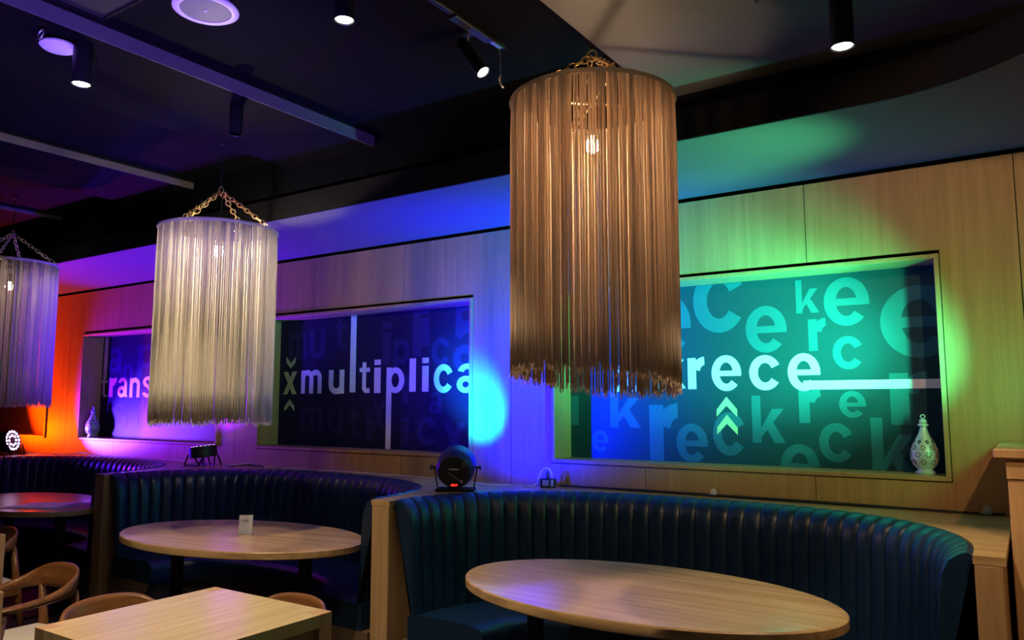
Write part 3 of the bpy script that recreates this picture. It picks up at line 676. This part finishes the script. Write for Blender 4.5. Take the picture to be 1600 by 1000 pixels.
# ------------------------------------------------------------------ LED stage lights
def par(loc, aim, radius, depth, led, label, zc, display=False, legs='yoke', leds=24, face=None):
    """loc: point on the ledge; zc: height of the can's centre above it"""
    t = empty('stage_light', loc); q = Vector(aim).normalized()
    M = Matrix.Translation((0, 0, zc)) @ q.to_track_quat('Z', 'Y').to_matrix().to_4x4()
    r = radius; d = depth
    prof = [(r * .35, -d * .5), (r * .80, -d * .46), (r * .97, -d * .28), (r, -d * .05), (r, d * .48), (r * .95, d * .5), (r * .93, d * .5), (r * .93, d * .42)]
    if legs == 'vee': prof = [(r * .90, -d * .5), (r, -d * .42), (r, d * .48), (r * .95, d * .5), (r * .93, d * .5), (r * .93, d * .42)]
    MB().lathe(prof, 36, M).build('can', 'black_plastic', t, smooth=True)
    m = MB(); rings = ((.80, leds * 2 // 3), (.45, leds // 3))
    for f, cnt in rings:
        for k in range(cnt):
            a = 2 * math.pi * k / cnt
            m.lathe([(r * .10, 0), (r * .10, .004), (r * .05, .008)], 8, M @ Matrix.Translation((r * f * math.cos(a), r * f * math.sin(a), d * .425)))
    l = m.build('led_cluster', led, t)
    side = q.cross(Vector((0, 0, 1)))
    side = Vector((1, 0, 0)) if side.length < .2 else side.normalized()
    fw = Vector((side.y, -side.x, 0))
    if legs == 'yoke':
        m = MB()
        for s in (-1, 1):
            m.cyl(tuple(side * s * (r + .014) + Vector((0, 0, zc))), tuple(side * s * (r * .95) + Vector((0, 0, .022))), .004, 8)
        m.build('yoke', 'black_metal', t, smooth=True)
        for s in (-1, 1):
            MB().cyl(tuple(side * s * (r * .9) + Vector((0, 0, zc))), tuple(side * s * (r + .034) + Vector((0, 0, zc))), .006, 8).build('clamp_bolt', 'black_metal', t)
            MB().cyl(tuple(side * s * (r + .026) + Vector((0, 0, zc))), tuple(side * s * (r + .036) + Vector((0, 0, zc))), .014, 10).build('clamp_knob', 'black_plastic', t, smooth=True)
        Mr = Matrix.Rotation(math.atan2(side.y, side.x), 4, 'Z')
        for s in (-1, 1): MB().box(-r * 1.0, r * 1.0, s * .045 - .016, s * .045 + .016, 0, .018, .003, Mr).build('base_bar', 'black_metal', t)
    else:
        for s in (-1, 1):
            o1 = fw * s * (r * .75)
            m = MB(); A = side * (r * 1.2) + o1; B = -side * (r * 1.2) + o1; zt = zc - d * .3
            C1 = side * (r * .95) + o1 * .8; C2 = -side * (r * .95) + o1 * .8; D1 = side * (r * .45) + o1; D2 = -side * (r * .45) + o1
            def P(v, z): return (v.x, v.y, z)
            m.tube([P(C2, zt), P(B, .008), P(D1 * .9 - side * 0, .008), P(C1 * .8, zt)], .007, 6); m.tube([P(D2 * .8, zt), P(D1 * .6, .008)], .007, 6); m.tube([P(C1, zt), P(A, .008)], .007, 6)
            m.build('stand_leg', 'black_metal', t, smooth=True)
    if display:
        Mb = M @ Matrix.Translation((0, 0, -d * .5))
        # the local frame of the back plate: x to the viewer's right, y up
        up = (M.to_3x3().inverted() @ Vector((0, 0, 1))); up.z = 0; up.normalize(); ang = math.atan2(-up.x, up.y)
        Mb = Mb @ Matrix.Rotation(ang, 4, 'Z') @ Matrix.Rotation(R(180), 4, 'Y')
        MB().lathe([(r * .82, -.004), (r * .82, .004)], 36, Mb).build('back_plate', 'black_plastic', t, smooth=True)
        MB().box(-.024, .024, -.088 + .0, -.068, .004, .006, M=Mb).build('display_window', 'backing', t)
        for k, ch in enumerate('6129'):
            vs, fs = glyph(ch); x0 = -.020 + k * .0105
            MB().add([(x0 + u * .0075, -.085 + v * .014, .0068) for u, v, d_ in vs], fs, Mb).build('digit', 'digit', t)
        MB().box(-.028, .028, .012, .018, .004, .0055, M=Mb).build('name_badge', 'white_plastic', t)
        MB().lathe([(.008, .004), (.008, .010), (.005, .012)], 12, Mb @ Matrix.Translation((.042, -.058, 0))).build('fuse_cap', 'steel', t, smooth=True)
        m = MB()
        for k in range(5): m.box(.045, .075, .030 + k * .008, .034 + k * .008, .004, .006, M=Mb)
        m.build('vent_slots', 'grille', t)
        m = MB().box(-.045, .045, -.0015, .0015, .004, .005, M=Mb @ Matrix.Translation((.0, -.03, 0)) @ Matrix.Rotation(R(-38), 4, 'Z'))
        m.build('warning_mark', 'grey_plastic', t)
    tag(t, label, 'stage light', 'LED stage lights'); return t, M
LIGHTS = []
def beam(parentM, loc, name, energy, color, aim, angle, blend, dist=.0, radius=.04):
    t, M = parentM; p = Vector(loc) + (M @ Vector((0, 0, 0))) + Vector(aim).normalized() * dist
    return lamp(name, 'SPOT', p, energy, color, t, p + Vector(aim), angle, blend, radius)
# blue, seen from behind
L = (-2.82, 3.63, .998); A = (-.46, .80, .24)
b = par(L, A, .112, .15, 'led_blue', 'black round LED stage light with red digits, blue beam on the wall', .135, display=True)
beam(b, L, 'blue_core', 620, (.0, .28, 1.0), (-.36, .80, .50), 50, 1.0, .09)
beam(b, L, 'blue_wash', 2000, BLUE, (.10, .52, .66), 162, 1.0, .09)
# violet, flat on its stand pointing up
L = (-5.66, 3.93, .998); A = (-.12, -.05, 1)
b = par(L, A, .108, .09, 'led_violet', 'flat black LED stage light on splayed legs below the bright pendant', .115, legs='vee')
beam(b, L, 'violet_wash', 340, VIOLET, A, 150, .8, .06)
# violet-white, facing niche one
L = (-8.50, 3.70, .998); A = (.95, .55, .20)
b = par(L, A, .11, .10, 'led_violet', 'LED stage light with a glowing ring of lamps at the left edge', .135, legs='vee')
beam(b, L, 'violet_core', 480, (.18, .07, 1.0), (.95, .58, .22), 44, .6, .07)
beam(b, L, 'violet_spread', 700, VIOLET, (1.0, .30, .6), 90, 1.0, .07)
# red, further left
L = (-9.75, 3.72, .998); A = (.70, .45, .55)
b = par(L, A, .11, .10, 'led_red', 'red LED stage light on the ledge beyond the left edge', .135, legs='vee')
beam(b, L, 'red_wash', 380, RED, (.75, .42, .6), 110, .8, .07)
# green, on the counter
L = (0.135, 3.56, 1.334); A = (-1.2, .79, .30)
b = par(L, A, .11, .13, 'led_green', 'LED stage light on the oak counter, only its dark bracket showing', .16, legs='vee')
beam(b, L, 'green_core', 700, (.04, 1.0, .58), (-1.50, .80, .47), 48, 1.0, .08)
beam(b, L, 'green_mid', 330, (.05, 1.0, .50), (-1.46, .80, .50), 70, 1.0, .08)
beam(b, L, 'green_wash', 560, (.10, 1.0, .36), (-1.35, -.05, 1.15), 46, 1.0, .08)

beam(b, L, 'green_spread', 14, (.10, 1.0, .30), (-.8, .6, .4), 150, 1.0, .08)

# violet-blue uplight standing on the floor below the frame, washing the ceiling beams
L = (-1.35, 0.35, 0.0); A = (-1.9, 1.55, 3.0)
b = par(L, A, .11, .12, 'led_violet', 'LED uplight on the floor in front of the square table', .16, legs='vee')
beam(b, L, 'ceiling_wash', 1100, (.22, .10, 1.0), A, 46, 1.0, .08)

# ------------------------------------------------------------------ small things
def lantern(loc, s, label):
    t = empty('lantern', loc)
    MB().lathe([(.040 * s, 0), (.043 * s, .004 * s), (.043 * s, .012 * s), (.034 * s, .016 * s), (.034 * s, .026 * s)], 28).build('base', 'lantern_metal', t, smooth=True)
    prof = [(.036, .026), (.050, .045), (.058, .070), (.060, .092), (.056, .115), (.045, .142), (.032, .168), (.021, .192), (.015, .212), (.013, .222)]
    prof = [(r * s, z * s) for r, z in prof]
    MB().lathe(prof, 28).build('body', 'lantern_metal', t, smooth=True)
    def rad(z):
        for (r0, z0), (r1, z1) in zip(prof[:-1], prof[1:]):
            if z0 <= z <= z1: return r0 + (r1 - r0) * (z - z0) / (z1 - z0)
        return prof[-1][0]
    m = MB(); hm = MB()
    for row, (z, rr_) in enumerate(((.058, .017), (.092, .019), (.124, .015), (.150, .010))):
        for k in range(8):
            a = 2 * math.pi * (k + (.5 if row % 2 else 0)) / 8
            pts = []
            for j in range(12):
                an = 2 * math.pi * j / 12; zz = z * s + rr_ * s * math.sin(an); rd = rad(zz) + .0006; aa = a + rr_ * s * math.cos(an) / rd
                pts.append((rd * math.cos(aa), rd * math.sin(aa), zz))
            m.tube(pts, .0014 * s, 4, closed=True)
            for j in range(6):
                an = 2 * math.pi * j / 6; zz = z * s + rr_ * s * .55 * math.sin(an); rd = rad(zz) + .0009; aa = a + rr_ * s * .55 * math.cos(an) / rd
                c = Vector((rd * math.cos(aa), rd * math.sin(aa), zz)); nrm = Vector((math.cos(aa), math.sin(aa), 0)); tq = nrm.to_track_quat('Z', 'Y').to_matrix().to_4x4()
                hm.lathe([(.0032 * s, -.0005), (.0032 * s, .0004)], 6, Matrix.Translation(c) @ tq)
    m.build('filigree', 'lantern_metal', t, smooth='all'); hm.build('pierced_holes', 'backing', t)
    MB().lathe([(.013 * s, .220 * s), (.024 * s, .224 * s), (.022 * s, .232 * s), (.012 * s, .236 * s), (.018 * s, .240 * s), (.014 * s, .252 * s), (.006 * s, .256 * s)], 24).build('cap', 'lantern_metal', t, smooth=True)
    MB().torus((0, 0, 0), .009 * s, .0025 * s, 16, 6, Matrix.Translation((0, 0, .266 * s)) @ Matrix.Rotation(R(90), 4, 'X')).build('top_loop', 'lantern_metal', t, smooth='all')
    MB().torus((0, 0, 0), .010 * s, .0012 * s, 16, 5, Matrix.Translation((.026 * s, 0, .228 * s)) @ Matrix.Rotation(R(90), 4, 'X')).build('side_ring', 'black_metal', t, smooth='all')
    tag(t, label, 'lantern', 'pierced metal lanterns in the niches')
lantern((-0.452, 4.285, NZ0 + .022), 1.04, 'pierced metal teardrop lantern in the green-lit niche at the right')
lantern((-8.02, 4.27, NZ0 + .022), 1.12, 'pierced metal teardrop lantern in the violet-lit niche at the left')

tc = empty('tent_card', (-3.845, 2.965, .75), R(40))
Mt = Matrix.Rotation(R(-14), 4, 'X')
MB().box(-.036, .036, -.0015, .0015, .004, .105, .001, Mt).build('card', 'paper', tc)
MB().box(-.039, .039, -.004, -.0022, .0, .108, .001, Mt).build('acrylic_front', 'acrylic', tc)
MB().box(-.039, .039, -.004, .05, 0, .002).build('acrylic_foot', 'acrylic', tc)
for s in (-1, 1): MB().box(s * .009 - .005, s * .009 + .005, -.0047, -.0041, .070, .081, M=Mt).build('printed_mark', 'print', tc)
tag(tc, 'small white tent card standing on the middle oval table', 'table card')
ms = empty('menu_sheet', (-6.10, 2.92, .75), R(22))
MB().box(-.22, .22, -.15, .15, 0, .004, .001).build('lower_sheet', 'paper', ms)
MB().add([(-.21, -.13, .006), (.21, -.13, .006), (.21, .14, .006), (-.21, .14, .006), (-.21, -.13, .0075), (.21, -.13, .014), (.21, .14, .020), (-.21, .14, .0075)], [(0, 3, 2, 1), (4, 5, 6, 7), (0, 1, 5, 4), (1, 2, 6, 5), (2, 3, 7, 6), (3, 0, 4, 7)]).build('upper_sheet', 'paper', ms)
tag(ms, 'white menu sheets lying on the far left oval table', 'menu')

pw = empty('power_block', (-2.475, 4.10, .998), R(20))
MB().box(-.045, .045, -.032, .032, 0, .052, .004).build('housing', 'black_plastic', pw)
MB().box(-.030, .010, -.0345, -.032, .010, .046, .001).build('socket_face', 'grey_plastic', pw)
MB().box(.022, .038, -.0345, -.032, .008, .048, .001).build('end_strip', 'lantern_metal', pw)
MB().cyl((-.004, .0, .052), (-.004, 0, .095), .012, 12, .006).build('black_plug', 'black_plastic', pw, smooth=True)
MB().tube([(.022, 0, .05), (.020, 0, .085), (.006, 0, .112), (-.018, 0, .114), (-.042, 0, .096), (-.058, -.002, .06), (-.068, -.006, .02), (-.09, -.014, .006), (-.15, -.03, .005)], .0045, 8).build('white_lead', 'white_plastic', pw, smooth='all')
tag(pw, 'black power block with a looped white lead on the ledge', 'power block')
def cable(pts, r, material, label, name='cable'):
    fine = []
    P = [Vector(p) for p in pts]
    for i in range(len(P) - 1):
        p0, p1, p2, p3 = P[max(0, i - 1)], P[i], P[i + 1], P[min(len(P) - 1, i + 2)]
        for k in range(6):
            u = k / 6; fine.append(.5 * (2 * p1 + (p2 - p0) * u + (2 * p0 - 5 * p1 + 4 * p2 - p3) * u * u + (3 * p1 - p0 - 3 * p2 + p3) * u ** 3))
    fine.append(P[-1]); o = MB().tube(fine, r, 6).build(name, material, smooth='all'); tag(o, label, 'cable'); return o
ZL = 1.0035
cable([(-2.42, 4.14, ZL + .004), (-1.9, 4.178, ZL + .004), (-1.35, 4.180, ZL + .004), (-.9, 4.180, ZL + .004), (-.6, 4.172, ZL + .004), (-.3, 4.15, ZL + .004), (-.13, 4.16, ZL + .006)], .0065, 'black_plastic', 'black cable running along the ledge from the power block to the counter')
cable([(-2.70, 4.02, ZL), (-2.85, 3.98, ZL), (-3.1, 4.06, ZL), (-3.5, 4.13, ZL), (-4.1, 4.15, ZL), (-4.7, 4.13, ZL), (-5.1, 4.10, ZL), (-5.3, 4.12, ZL + .02), (-5.42, 4.06, ZL + .006), (-5.55, 4.05, ZL)], .0032, 'white_plastic', 'thin white cable along the ledge above the middle booth')
cable([(-5.5, 4.02, ZL), (-5.35, 3.98, ZL), (-5.2, 4.03, ZL + .02), (-5.1, 4.09, ZL + .002), (-5.25, 4.13, ZL + .002), (-5.45, 4.11, ZL)], .004, 'black_plastic', 'tangled dark cable beside the flat stage light')
cable([(-8.42, 3.85, ZL), (-8.2, 3.98, ZL), (-7.95, 4.02, ZL + .004), (-7.8, 4.07, ZL + .02), (-7.6, 4.10, ZL), (-7.3, 4.13, ZL), (-6.6, 4.14, ZL), (-5.95, 4.08, ZL)], .0035, 'white_plastic', 'white cable on the ledge beside the glowing stage light')
for x, y, l in ((-1.475, 4.175, 'clear cable clip taped to the wall foot near the middle of the right niche'), (-.205, 4.145, 'clear cable clip taped to the wall foot beside the tall counter')):
    c = empty('cable_clip', (x, y, .998))
    MB().box(-.022, .022, -.018, .0, .012, .0155, .001).build('clip_base', 'grey_plastic', c)
    MB().lathe([(.018, 0), (.018, .002)], 16, Matrix.Translation((0.004, -.002 if y > 4.16 else .03, .028)) @ Matrix.Rotation(R(90), 4, 'X')).build('tape_tab', 'acrylic', c)
    tag(c, l, 'cable clip', 'cable clips on the ledge')
